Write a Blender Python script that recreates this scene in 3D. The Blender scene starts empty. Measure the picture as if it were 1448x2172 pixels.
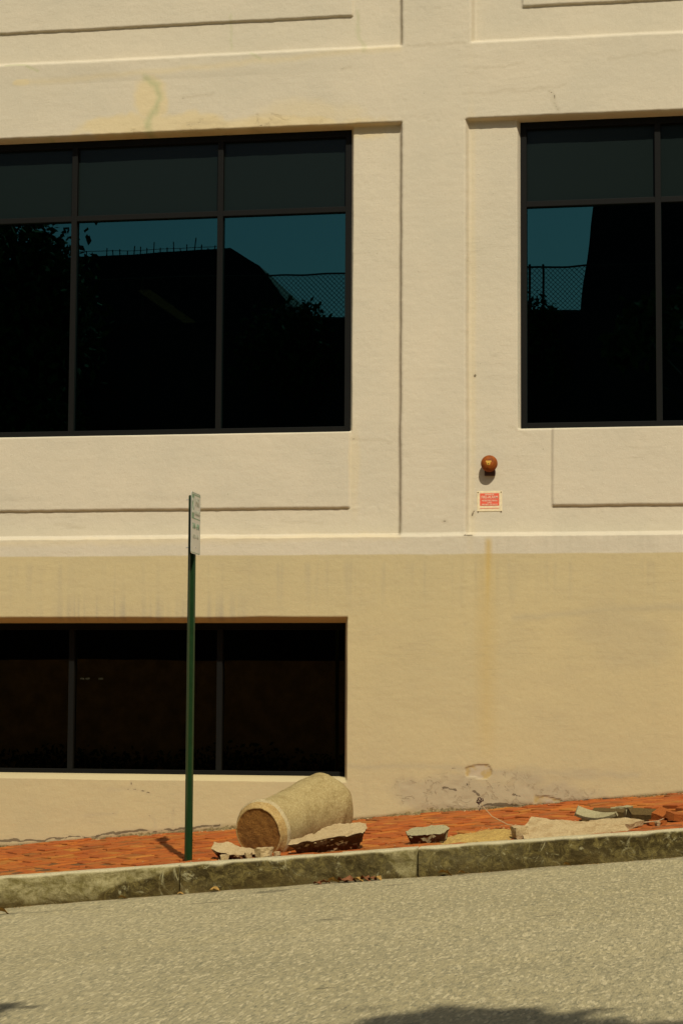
import bpy, bmesh, math, random
import numpy as np
from mathutils import Vector, Matrix, noise as mn
R = math.radians
random.seed(7)
scene = bpy.context.scene
C = scene.collection

# ------------------------------------------------------------------ camera
cam = bpy.data.cameras.new('camera'); cam_o = bpy.data.objects.new('camera', cam); C.objects.link(cam_o)
r_ = Vector((0.98390152, 0.17862796, 0.00546401)); u_ = Vector((0.01018333, -0.08656322, 0.99619431)); f_ = Vector((-0.17842114, 0.98010145, 0.08698871))
m = Matrix((r_, u_, -f_)).transposed().to_4x4(); m.translation = Vector((3.256, -17.8876, 1.1764))
cam_o.matrix_world = m
cam.sensor_fit = 'VERTICAL'; cam.sensor_height = 36; cam.lens = 4500/2172*36; cam.clip_end = 3000; cam.clip_start = .1
scene.camera = cam_o
# ------------------------------------------------------------------ light
SUN = Vector((0.375, -1.0, 1.215)).normalized()
sl = bpy.data.lights.new('sun', 'SUN'); sl.energy = 3.8; sl.angle = R(.53); sl.color = (1.0, .96, .86)
so = bpy.data.objects.new('sun', sl); so.rotation_euler = SUN.to_track_quat('Z', 'Y').to_euler(); C.objects.link(so)
w = bpy.data.worlds.new('World'); scene.world = w; w.use_nodes = True
nt = w.node_tree; sky = nt.nodes.new('ShaderNodeTexSky'); sky.sky_type = 'NISHITA'; sky.sun_disc = False
sky.sun_elevation = math.asin(SUN.z); sky.sun_rotation = math.atan2(SUN.x, SUN.y); sky.air_density = 1.2; sky.dust_density = 1.4
bg = nt.nodes['Background']; nt.links.new(sky.outputs[0], bg.inputs[0]); bg.inputs[1].default_value = .06
scene.view_settings.view_transform = 'Standard'; scene.view_settings.look = 'None'
scene.view_settings.exposure = 0.15; scene.view_settings.gamma = 1

# ------------------------------------------------------------------ material helper
class Mat:
    def __init__(s, name):
        s.m = bpy.data.materials.new(name); s.m.use_nodes = True; s.t = s.m.node_tree
        s.p = s.t.nodes['Principled BSDF']; s.out = s.t.nodes['Material Output']
        s.co = s.t.nodes.new('ShaderNodeTexCoord').outputs['Object']
    def n(s, typ, **k):
        nd = s.t.nodes.new('ShaderNode'+typ)
        for a, b in k.items(): setattr(nd, a, b)
        return nd
    def put(s, sock, v):
        if isinstance(v, bpy.types.NodeSocket): s.t.links.new(v, sock)
        elif isinstance(v, (tuple, list)) and len(v) == 3 and sock.type == 'RGBA': sock.default_value = (*v, 1)
        else: sock.default_value = v
    def scale(s, v, k=None):
        nd = s.n('Mapping'); s.put(nd.inputs[0], k or s.co); nd.inputs['Scale'].default_value = v; return nd.outputs[0]
    def noise(s, sc, det=6, rough=.6, co=None, dist=0):
        nd = s.n('TexNoise'); s.put(nd.inputs['Vector'], co or s.co)
        nd.inputs['Scale'].default_value = sc; nd.inputs['Detail'].default_value = det; nd.inputs['Roughness'].default_value = rough; nd.inputs['Distortion'].default_value = dist
        return nd.outputs[0]
    def voro(s, sc, feat='F1', co=None, out=0):
        nd = s.n('TexVoronoi', feature=feat); s.put(nd.inputs['Vector'], co or s.co); nd.inputs['Scale'].default_value = sc
        return nd.outputs[out]
    def ramp(s, v, a, b, lo=0., hi=1.):
        nd = s.n('MapRange'); s.put(nd.inputs[0], v)
        for i, x in enumerate((a, b, lo, hi)): nd.inputs[1+i].default_value = x
        return nd.outputs[0]
    def math(s, op, a, b=0., clamp=False):
        nd = s.n('Math', operation=op, use_clamp=clamp); s.put(nd.inputs[0], a); s.put(nd.inputs[1], b); return nd.outputs[0]
    def mul(s, a, b): return s.math('MULTIPLY', a, b)
    def add(s, a, b): return s.math('ADD', a, b)
    def mix(s, f, a, b, mode='MIX'):
        nd = s.n('Mix', data_type='RGBA', blend_type=mode); s.put(nd.inputs[0], f); s.put(nd.inputs[6], a); s.put(nd.inputs[7], b); return nd.outputs[2]
    def attr(s, name):
        nd = s.n('Attribute'); nd.attribute_name = name; return nd.outputs['Fac']
    def sep(s, co=None):
        nd = s.n('SeparateXYZ'); s.put(nd.inputs[0], co or s.co); return nd.outputs
    def bump(s, h, dist, strength=1., nrm=None):
        nd = s.n('Bump'); s.put(nd.inputs['Height'], h); nd.inputs['Distance'].default_value = dist; nd.inputs['Strength'].default_value = strength
        if nrm: s.put(nd.inputs['Normal'], nrm)
        return nd.outputs[0]
    def fin(s, col=None, rough=.8, nrm=None, spec=None, metal=0):
        if col is not None: s.put(s.p.inputs['Base Color'], col)
        s.put(s.p.inputs['Roughness'], rough)
        if nrm: s.put(s.p.inputs['Normal'], nrm)
        if spec is not None: s.p.inputs['Specular IOR Level'].default_value = spec
        s.p.inputs['Metallic'].default_value = metal
        return s.m

# ---- wall paint over board-formed concrete
def wall_mat():
    M = Mat('painted concrete')
    A = {k: M.attr(k) for k in ('tan', 'yellow', 'green', 'rust', 'gray', 'damage', 'moss', 'crack', 'peel')}
    cream = M.mix(M.ramp(M.noise(1.1, 5, .6), .35, .68), (.556, .470, .318), (.502, .433, .297))
    tan = M.mix(M.ramp(M.noise(.9, 6, .62), .35, .68), (.482, .380, .185), (.445, .356, .180))
    tan = M.mix(M.ramp(M.noise(1, 4, .6, co=M.scale((1.2, 1, 5))), .5, .75, 0, .35), tan, (.41, .32, .17))
    tan = M.mix(M.ramp(M.noise(1, 5, .65, co=M.scale((7, 1, .8))), .55, .8, 0, .3), tan, (.41, .325, .175))
    col = M.mix(A['tan'], cream, tan)
    col = M.mix(M.ramp(M.noise(60, 4, .7), .45, .8, 0, .35), col, M.mix(1, col, (.78, .76, .7), 'MULTIPLY'))
    col = M.mix(M.mul(A['yellow'], .65), col, (.60, .46, .22))
    col = M.mix(M.mul(A['green'], .75), col, (.38, .37, .18))
    col = M.mix(M.mul(A['gray'], .55), col, (.30, .255, .165))
    col = M.mix(M.mul(A['rust'], .85), col, (.47, .32, .095))
    # damaged render: grey-brown skin, yellow-brown substrate inside the peeled spots
    col = M.mix(M.mul(A['damage'], .6), col, M.mix(A['tan'], (.52, .40, .20), (.345, .275, .165)))
    pn = M.ramp(M.noise(11, 6, .68, dist=.6), .575, .60)
    col = M.mix(M.mul(A['peel'], 1.), col, M.mix(M.ramp(M.noise(7, 3), .45, .55), (.40, .28, .10), (.43, .34, .20)))
    spots = M.mul(pn, A['damage'])
    col = M.mix(M.mul(spots, .3), col, (.30, .22, .11))
    mo = M.math('GREATER_THAN', A['moss'], M.ramp(M.noise(26, 6, .75), .3, .7))
    col = M.mix(M.mul(mo, .8), col, M.mix(M.ramp(M.noise(40, 3), .4, .6), (.30, .24, .09), (.12, .085, .025)))
    # hairlines left by the form boards
    hc = M.scale((.55, 1, 9.0))
    ln = M.math('ABSOLUTE', M.math('SUBTRACT', M.noise(1.3, 7, .62, co=hc), .5))
    lnm = M.mul(M.ramp(ln, .0, .012, 1, 0), M.ramp(M.noise(1.7, 3, .5), .5, .62))
    col = M.mix(M.mul(lnm, .17), col, (.28, .22, .13))
    pk = M.math('LESS_THAN', M.voro(9), .05)
    col = M.mix(M.mul(M.mul(pk, M.ramp(M.noise(2.2, 2), .58, .66)), .5), col, (.22, .17, .09))
    # drawn cracks: attribute is distance in metres
    cw = M.ramp(M.noise(10, 4, .6), .25, .7, .0015, .0125)
    cr = M.math('LESS_THAN', A['crack'], cw)
    halo = M.ramp(A['crack'], 0, .03, .35, 0)
    col = M.mix(halo, col, (.34, .27, .16))
    col = M.mix(M.mul(cr, .8), col, (.10, .07, .035))
    h = M.add(M.mul(M.noise(150, 3, .7), .35), M.mul(M.noise(38, 5, .65), .75))
    h = M.add(h, M.mul(M.noise(1, 4, .6, co=M.scale((3.5, 1, 30))), .28))
    h = M.math('SUBTRACT', h, M.mul(cr, 1.6))
    h = M.math('SUBTRACT', h, M.mul(lnm, .15))
    h = M.math('SUBTRACT', h, M.mul(spots, .9))
    h = M.math('SUBTRACT', h, M.mul(A['peel'], 2.2))
    h = M.add(h, M.mul(M.mul(M.ramp(M.noise(34, 4, .75), .60, .72), M.math('SUBTRACT', 1., A['tan'])), .42))
    nrm = M.bump(h, .0030, .8)
    return M.fin(col, .88, nrm, .25)

def simple_mat(name, col, rough=.6, metal=0, spec=.5, var=.15, sc=30, bump=.0, bsc=80):
    M = Mat(name)
    c2 = tuple(x*(1-var*2) for x in col)
    c = M.mix(M.ramp(M.noise(sc, 5, .65), .35, .7), col, c2)
    return M.fin(c, rough, M.bump(M.noise(bsc, 4, .6), bump) if bump else None, spec, metal)

def glass_mat(name, see, refl_tint, fac):
    # tinted glazing: a mirror film in front, a little of the room behind showing through
    m = bpy.data.materials.new(name); m.use_nodes = True; t = m.node_tree; t.nodes.clear()
    o = t.nodes.new('ShaderNodeOutputMaterial'); mx = t.nodes.new('ShaderNodeMixShader')
    tr = t.nodes.new('ShaderNodeBsdfTransparent'); gl = t.nodes.new('ShaderNodeBsdfGlossy'); fr = t.nodes.new('ShaderNodeFresnel')
    fr.inputs[0].default_value = fac; tr.inputs[0].default_value = (*see, 1); gl.inputs[0].default_value = (*refl_tint, 1); gl.inputs['Roughness'].default_value = .0
    tc = t.nodes.new('ShaderNodeTexCoord'); nz = t.nodes.new('ShaderNodeTexNoise'); nz.inputs['Scale'].default_value = 1.6; nz.inputs['Detail'].default_value = 1
    bp = t.nodes.new('ShaderNodeBump'); bp.inputs['Distance'].default_value = .0006; bp.inputs['Strength'].default_value = .6
    L = t.links.new
    L(tc.outputs['Object'], nz.inputs['Vector']); L(nz.outputs[0], bp.inputs['Height']); L(bp.outputs[0], gl.inputs['Normal'])
    L(fr.outputs[0], mx.inputs[0]); L(tr.outputs[0], mx.inputs[1]); L(gl.outputs[0], mx.inputs[2]); L(mx.outputs[0], o.inputs[0])
    return m

def asphalt_mat():
    M = Mat('worn asphalt')
    gc = M.scale((1, .26, 1))
    base = M.mix(M.ramp(M.noise(.5, 6, .6), .35, .65), (.385, .318, .166), (.325, .268, .134))
    base = M.mix(M.ramp(M.noise(1, 4, .6, co=M.scale((.35, 2.2, 1))), .42, .68, 0, .5), base, (.41, .33, .158))
    sp = M.sep(M.voro(75, out=1, co=gc))
    col = M.mix(M.ramp(sp[0], .35, 1, 0, .6), base, (.21, .185, .10))
    col = M.mix(M.mul(M.math('GREATER_THAN', sp[1], .84), .6), col, (.56, .46, .25))
    col = M.mix(M.ramp(M.noise(55, 5, .75, co=gc), .50, .64, 0, .7), col, (.13, .12, .065))
    col = M.mix(M.ramp(M.noise(16, 4, .7, co=gc), .52, .70, 0, .35), col, (.17, .15, .08))
    e = M.attr('edge'); dk = M.attr('dark')
    col = M.mix(M.mul(e, M.ramp(M.noise(7, 6, .7), .3, .62)), col, (.16, .11, .05))
    col = M.mix(M.mul(M.math('GREATER_THAN', dk, M.ramp(M.noise(22, 5, .7), .3, .7)), .6), col, (.10, .085, .045))
    h = M.add(M.mul(M.voro(100, co=gc), 1.), M.mul(M.noise(45, 5, .7, co=gc), 1.6))
    return M.fin(col, .85, M.bump(h, .0045, .8), .2)

def brick_mat():
    M = Mat('red paving brick')
    g = M.n('NewGeometry'); rnd = g.outputs['Random Per Island']
    c = M.n('ValToRGB'); M.put(c.inputs[0], rnd); cr = c.color_ramp
    cr.elements[0].color = (0.316, 0.065, 0.0050, 1); cr.elements[1].color = (0.388, 0.098, 0.0072, 1)
    for p, k in ((.25, (0.357, 0.084, 0.0066)), (.5, (0.286, 0.058, 0.0044)), (.72, (0.428, 0.116, 0.0083)), (.86, (0.194, 0.056, 0.0083)), (.93, (0.408, 0.149, 0.0165))):
        e = cr.elements.new(p); e.color = (*k, 1)
    col = M.mix(M.ramp(M.noise(25, 5, .7), .4, .72, 0, .45), c.outputs[0], (0.214, 0.056, 0.0066))
    col = M.mix(M.ramp(M.noise(2.4, 5, .65), .52, .75, 0, .5), col, (0.347, 0.144, 0.0220))
    return M.fin(col, .82, M.bump(M.noise(90, 5, .7), .003), .3)

def granite_mat():
    M = Mat('split granite')
    top = M.mix(M.ramp(M.noise(80, 4, .7), .4, .65), (.54, .46, .255), (.43, .365, .195))
    f1 = M.mix(M.ramp(M.noise(15, 8, .78, dist=.8), .33, .54), (.20, .150, .040), (.050, .034, .007))
    f2 = M.mix(M.ramp(M.noise(13, 8, .76, dist=.9), .42, .60), (.33, .275, .120), (.17, .135, .04))
    f1 = M.mix(M.mul(M.ramp(M.noise(5, 8, .75, dist=2.5), .56, .66), .9), f1, (.40, .35, .17))
    face = M.mix(M.attr('pale'), f1, f2)
    dirt = M.attr('foot')
    face = M.mix(M.mul(dirt, M.ramp(M.noise(12, 5, .7), .3, .65)), face, (.085, .055, .012))
    col = M.mix(M.attr('top'), face, top)
    h = M.add(M.noise(26, 7, .72), M.mul(M.noise(120, 3, .7), .4))
    return M.fin(col, .88, M.bump(h, .016), .2)

def stone_mat(name, a, b, stain=(.2, .13, .04), k=.5, sc=30):
    M = Mat(name)
    col = M.mix(M.ramp(M.noise(sc*3, 4, .7), .4, .62), a, b)
    col = M.mix(M.ramp(M.noise(sc*.35, 6, .7, dist=.8), .48, .68, 0, k), col, stain)
    col = M.mix(M.mul(M.math('LESS_THAN', M.voro(sc*3.3), .23), .5), col, tuple(x*.45 for x in a))
    h = M.add(M.noise(sc*1.2, 7, .7), M.mul(M.noise(sc*5, 3, .7), .5))
    return M.fin(col, .92, M.bump(h, .011), .2)

m_wall = wall_mat()
m_frame = simple_mat('bronze anodised aluminium', (.0065, .006, .004), .6, .0, .1, .1, 60)
m_glass = glass_mat('tinted glazing', (.035, .045, .04), (.28, .96, .92), 1.86)
m_glass2 = glass_mat('lower tinted glazing', (.03, .03, .025), (.62, .50, .27), 1.9)
m_asph = asphalt_mat(); m_brick = brick_mat(); m_gran = granite_mat()
m_room = simple_mat('dark room lining', (.03, .028, .022), .9)
m_drum = stone_mat('weathered cast stone', (.43, .325, .135), (.30, .215, .075), (.20, .13, .035), .6, 30)
m_conc = stone_mat('broken concrete', (.52, .38, .18), (.39, .27, .12), (.27, .16, .055), .6, 30)
m_concg = stone_mat('grey concrete', (.40, .335, .165), (.30, .245, .11), (.2, .15, .07), .4, 40)
m_undershade = stone_mat('brown underside shade', (.11, .048, .012), (.07, .028, .007), (.04, .015, .004), .5, 40)  # undersides of the broken concrete, coloured as if in shade
m_sand = stone_mat('yellow bedding sand', (.50, .33, .085), (.36, .21, .05), (.22, .12, .03), .5, 22)
m_bed = stone_mat('joint soil', (.19, .085, .025), (.11, .05, .015), (.05, .025, .008), .5, 22)
m_green = simple_mat('green enamel', (.010, .034, .008), .33, 0, .5, .15, 20)
m_signw = simple_mat('weathered white sheeting', (.60, .57, .45), .45, 0, .5, .06, 14)
m_signg = simple_mat('faded green ink', (.20, .33, .18), .5)
m_signd = simple_mat('faded grey ink', (.42, .42, .29), .5)
m_steel = simple_mat('dull steel', (.45, .42, .35), .4, .8)
m_rusty = simple_mat('rusted red enamel', (.30, .074, .008), .65, 0, .15, .25, 26, .002, 60)
m_rustd = simple_mat('dark rusted iron', (.07, .025, .010), .8)
m_yell = simple_mat('yellow decal', (.62, .33, .02), .6)
m_cream = simple_mat('cream enamel', (.74, .60, .34), .5, 0, .5, .1, 40)
m_red = simple_mat('salmon red enamel', (.72, .105, .045), .5, 0, .5, .06, 40)
m_letter = simple_mat('cream lettering', (.80, .52, .33), .5)
m_leafd = simple_mat('dry leaf', (.20, .070, .018), .8, 0, .3, .3, 40)
m_leafy = simple_mat('yellowed leaf', (.36, .20, .04), .8, 0, .3, .3, 40)
m_stalk = simple_mat('dry stalk', (.42, .27, .12), .8)
m_bark = simple_mat('tree bark', (.028, .022, .016), .9, 0, .2, .3, 12, .01, 30)

def leafmat():
    M = Mat('tree foliage'); g = M.n('NewGeometry')
    col = M.mix(g.outputs['Random Per Island'], (.020, .045, .012), (.045, .075, .02))
    return M.fin(col, .8, None, .08)
m_leaf = leafmat()
m_bldg = simple_mat('dark cladding', (.022, .020, .018), .8, 0, .3, .15, 1.2)
m_brown = simple_mat('brown stone masonry', (.42, .28, .13), .9, 0, .2, .25, 3, .01, 12)
m_metal = simple_mat('dull galvanised steel', (.055, .052, .045), .9, 0, .0)
M = Mat('spandrel panel'); M.fin((.0060, .0098, .0080), .25, None, .12); m_span = M.m

# ------------------------------------------------------------------ object helpers
def link(name, me, mat=None, parent=None):
    o = bpy.data.objects.new(name, me); C.objects.link(o)
    if mat:
        for k in (mat if isinstance(mat, (list, tuple)) else [mat]): me.materials.append(k)
    if parent: o.parent = parent
    return o
def tag(o, label, cat, group=None):
    o['label'] = label; o['category'] = cat
    if group: o['group'] = group
    return o
def empty(name, loc, label, cat, group=None, rz=0):
    o = bpy.data.objects.new(name, None); C.objects.link(o); o.location = loc; o.rotation_euler.z = rz; o.empty_display_size = .1
    return tag(o, label, cat, group)
def mesh_from(name, v, f, smooth=False):
    me = bpy.data.meshes.new(name); me.from_pydata(v, [], f); me.update()
    if smooth: me.polygons.foreach_set('use_smooth', [True]*len(me.polygons))
    return me
class MB:
    def __init__(s): s.v = []; s.f = []
    def box(s, a, b):
        (x0, y0, z0), (x1, y1, z1) = a, b; i = len(s.v)
        s.v += [(x0, y0, z0), (x1, y0, z0), (x1, y1, z0), (x0, y1, z0), (x0, y0, z1), (x1, y0, z1), (x1, y1, z1), (x0, y1, z1)]
        s.f += [tuple(i+k for k in q) for q in ((0, 3, 2, 1), (4, 5, 6, 7), (0, 1, 5, 4), (1, 2, 6, 5), (2, 3, 7, 6), (3, 0, 4, 7))]
        return s
    def bar(s, p, q, r, n=4):
        p = Vector(p); q = Vector(q); d = (q-p).normalized(); a = d.orthogonal().normalized(); b = d.cross(a); i = len(s.v)
        for c in (p, q):
            for k in range(n):
                t = 2*math.pi*k/n+.785; s.v.append(tuple(c+a*math.cos(t)*r+b*math.sin(t)*r))
        s.f += [(i+k, i+(k+1) % n, i+n+(k+1) % n, i+n+k) for k in range(n)]
        s.f += [tuple(i+k for k in range(n))[::-1], tuple(i+n+k for k in range(n))]
        return s
    def tube(s, pts, rad, n=7):
        i = len(s.v); P = [Vector(p) for p in pts]
        for k, c in enumerate(P):
            d = (P[min(k+1, len(P)-1)]-P[max(k-1, 0)]).normalized(); a = d.cross(Vector((.13, .21, .97))).normalized()
            if a.length < .1: a = Vector((1, 0, 0))
            b = d.cross(a)
            for j in range(n):
                t = 2*math.pi*j/n; s.v.append(tuple(c+(a*math.cos(t)+b*math.sin(t))*rad[k]))
        for k in range(len(P)-1):
            for j in range(n): s.f.append((i+k*n+j, i+k*n+(j+1) % n, i+(k+1)*n+(j+1) % n, i+(k+1)*n+j))
        s.f += [tuple(i+j for j in range(n))[::-1], tuple(i+(len(P)-1)*n+j for j in range(n))]
        return s
    def lathe(s, prof, n=32, axis='z', org=(0, 0, 0)):
        i = len(s.v)
        for h, r in prof:
            for k in range(n):
                t = 2*math.pi*k/n; x, y, z = r*math.cos(t), r*math.sin(t), h
                if axis == '-y': x, y, z = x, -z, y
                s.v.append((x+org[0], y+org[1], z+org[2]))
        for j in range(len(prof)-1):
            for k in range(n): s.f.append((i+j*n+k, i+j*n+(k+1) % n, i+(j+1)*n+(k+1) % n, i+(j+1)*n+k))
        s.f += [tuple(i+k for k in range(n))[::-1], tuple(i+(len(prof)-1)*n+k for k in range(n))]
        return s
    def build(s, name, mat, parent=None, bevel=0, smooth=False):
        me = mesh_from(name, s.v, s.f, smooth)
        bm = bmesh.new(); bm.from_mesh(me)
        if bevel:
            ed = [e for e in bm.edges if len(e.link_faces) == 2 and e.calc_face_angle(0) > .5]
            bmesh.ops.bevel(bm, geom=ed, offset=bevel, segments=2, affect='EDGES', profile=.6)
        bmesh.ops.recalc_face_normals(bm, faces=bm.faces); bm.to_mesh(me); bm.free()
        return link(name, me, mat, parent)
rng = np.random.RandomState(3); TAB = rng.rand(64, 256, 256)
def vn(x, y, seed=0):                       # smooth value noise, -1..1
    t = TAB[seed % 64]; xi = np.floor(x).astype(int); yi = np.floor(y).astype(int); fx = x-xi; fy = y-yi
    fx = fx*fx*(3-2*fx); fy = fy*fy*(3-2*fy); g = lambda a, b: t[a & 255, b & 255]
    return ((g(xi, yi)*(1-fx)+g(xi+1, yi)*fx)*(1-fy)+(g(xi, yi+1)*(1-fx)+g(xi+1, yi+1)*fx)*fy)*2-1
def fbm(x, y, seed=0, o=4, g=.5):
    s = 0; a = 1
    for k in range(o): s = s+a*vn(x*2**k+17.3*k, y*2**k+5.1*k, seed+k); a *= g
    return s
def sst(a, b, x): t = np.clip((x-a)/(b-a), 0, 1); return t*t*(3-2*t)
def setattr_f(me, name, arr):
    a = me.attributes.new(name, 'FLOAT', 'POINT'); a.data.foreach_set('value', np.ascontiguousarray(arr, dtype=np.float32).ravel())
def grid_mesh(name, P, keep=None, attrs=None, smooth=True):
    nj, ni = P.shape[:2]; idx = np.arange(nj*ni).reshape(nj, ni)
    q = np.stack([idx[:-1, :-1], idx[:-1, 1:], idx[1:, 1:], idx[1:, :-1]], -1).reshape(-1, 4)
    if keep is not None: q = q[keep.ravel()]
    me = bpy.data.meshes.new(name); me.vertices.add(nj*ni); me.vertices.foreach_set('co', P.reshape(-1, 3).astype(np.float32).ravel())
    me.loops.add(len(q)*4); me.loops.foreach_set('vertex_index', q.ravel().astype(np.int32))
    me.polygons.add(len(q)); me.polygons.foreach_set('loop_start', np.arange(0, len(q)*4, 4, dtype=np.int32))
    me.polygons.foreach_set('loop_total', np.full(len(q), 4, np.int32))
    me.update(calc_edges=True); me.validate()
    for k, a in (attrs or {}).items(): setattr_f(me, k, a)
    me.polygons.foreach_set('use_smooth', np.full(len(q), smooth))
    return me
# measured heights of the sloping street
def wall_foot(x): return .1365+.0922*x
def walk_z(x, y):
    k = np.clip(np.asarray(y, float)/-2.95, 0, 1); return (1-k)*(.1365+.0922*x)+k*(.020+.0868*x)
def road_z(x, y): return -.180+.0938*x+(y+2.98)*.01
# measured wall positions: photograph pixels to metres on the facade
X = lambda px: -3.1+.004379*px-1.53e-7*px*px
Z = lambda py: 2.545+(1137-py)*(.00411 if py < 1137 else .004065)

# ------------------------------------------------------------------ ground
def road():
    xs = np.concatenate([np.linspace(-60, -4.5, 60)[:-1], np.arange(-4.5, 6.5, .05), np.linspace(6.5, 60, 60)[1:]])
    ys = np.concatenate([np.linspace(-24.6, -13, 30)[:-1], np.arange(-13, -2.9, .05), [-2.93]])
    Xg, Yg = np.meshgrid(xs, ys)
    Zg = road_z(Xg, Yg)+.006*fbm(Xg*.8, Yg*1.6, 2)+.003*fbm(Xg*4, Yg*6, 6)
    e = np.exp(-(-2.98-Yg)/.10)*(.65+.5*vn(Xg*2, Yg*3, 9)); e = np.clip(e, 0, 1)
    dk = np.zeros_like(Xg)
    for (cx, cy, rx, ry) in ((-1.85, -3.5, .55, .05), (-1.3, -3.55, .35, .04), (.12, -3.3, .2, .10), (-.2, -3.75, .3, .05), (1.05, -3.55, .16, .05), (1.5, -3.6, .1, .03), (.95, -5.6, .12, .05), (1.05, -5.5, .1, .04), (1.5, -8.6, .06, .04), (2.3, -6.2, .1, .04), (-1.3, -5.7, .2, .04)):
        dk = np.maximum(dk, np.clip(1.25-np.hypot((Xg-cx)/rx, (Yg-cy)/ry), 0, 1))
    o = link('road', grid_mesh('road', np.stack([Xg, Yg, Zg], -1), attrs={'edge': e, 'dark': dk}), m_asph); o['kind'] = 'structure'
road()
# herringbone brick sidewalk, each brick laid a little unevenly
HOLE = lambda x, y: ((x-2.50)/.34)**2+((y+1.75)/.62)**2
SAND = lambda x, y: ((x-1.50)/.30)**2+((y+2.42)/.52)**2
def walk_bumps(x, y):
    return .010*float(fbm(np.float64(x*1.3), np.float64(y*.9), 11, 3))+.03*math.exp(-((x-2.9)/.5)**2-((y+1.3)/.5)**2)
def sidewalk():
    v = []; f = []; L, Wd, gp = .1975, .0955, .0075; c45, s45 = math.cos(R(38)), math.sin(R(38)); rd = random.Random(5)
    for i in range(-110, 110):
        for j in range(-45, 45):
            for o in (0, 1):
                if o == 0: a, b, la, lb = i*Wd*1.0+0, 0, L, Wd
                # herringbone cell
                bx = (i+0)*(Wd+gp); by = i*(Wd+gp)
                u = bx+j*2*(L+gp+0)*.5*2*.5*2; vv = by
                u = i*(Wd+gp)+j*2*(L+gp); vv = i*(Wd+gp)
                if o == 0: cx, cy, hx, hy = u+L/2, vv+Wd/2, L/2, Wd/2
                else: cx, cy, hx, hy = u-(Wd+gp)+Wd/2, vv+L/2, Wd/2, L/2
                for k in (0,):
                    wx = cx*c45-cy*s45; wy = cx*s45+cy*c45
                    wx -= 0; wy -= 1.5
                    if not(-9 < wx < 10 and -2.93 < wy < .06): continue
                    if HOLE(wx, wy) < 1 or (SAND(wx, wy) < 1): continue
                    z0 = float(walk_z(wx, wy))+walk_bumps(wx, wy)+rd.gauss(0, .0038)
                    edge = max(0, 1.7-HOLE(wx, wy)); rx, ry, rr = rd.gauss(0, .012+.07*edge), rd.gauss(0, .012+.07*edge), rd.gauss(0, .012+.05*edge)
                    z0 -= .02*edge
                    i0 = len(v); c, s = math.cos(R(38)+rr), math.sin(R(38)+rr)
                    for (zz, ins) in ((-.055, 0), (-.005, 0), (0, .005)):
                        for sx, sy in ((-1, -1), (1, -1), (1, 1), (-1, 1)):
                            lx, ly = sx*(hx-ins), sy*(hy-ins)
                            px, py = lx*c-ly*s, lx*s+ly*c
                            v.append((wx+px, max(wy+py, -2.90), z0+zz+px*(.089+ry)+py*(.037+rx)))
                    for k2 in (0, 4):
                        for q in range(4): f.append((i0+k2+q, i0+k2+(q+1) % 4, i0+k2+4+(q+1) % 4, i0+k2+4+q))
                    f.append((i0+8, i0+9, i0+10, i0+11))
    o = link('sidewalk', mesh_from('sidewalk', v, f), m_brick); o['kind'] = 'structure'
    # bedding soil below the bricks, dug out at the hole
    xs = np.concatenate([np.linspace(-60, -9, 40)[:-1], np.arange(-9, 10, .06), np.linspace(10, 60, 40)]); ys = np.linspace(-2.9, .1, 70)
    Xg, Yg = np.meshgrid(xs, ys); d = HOLE(Xg, Yg)
    far = (np.abs(Xg-.5) > 9)
    Zg = walk_z(Xg, Yg)-.016-.055*np.clip(1.3-d, 0, 1)+.006*fbm(Xg*9, Yg*9, 20)
    o = link('soil_bed', grid_mesh('soil_bed', np.stack([Xg, Yg, Zg], -1)), m_bed); o['kind'] = 'structure'
sidewalk()
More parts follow.
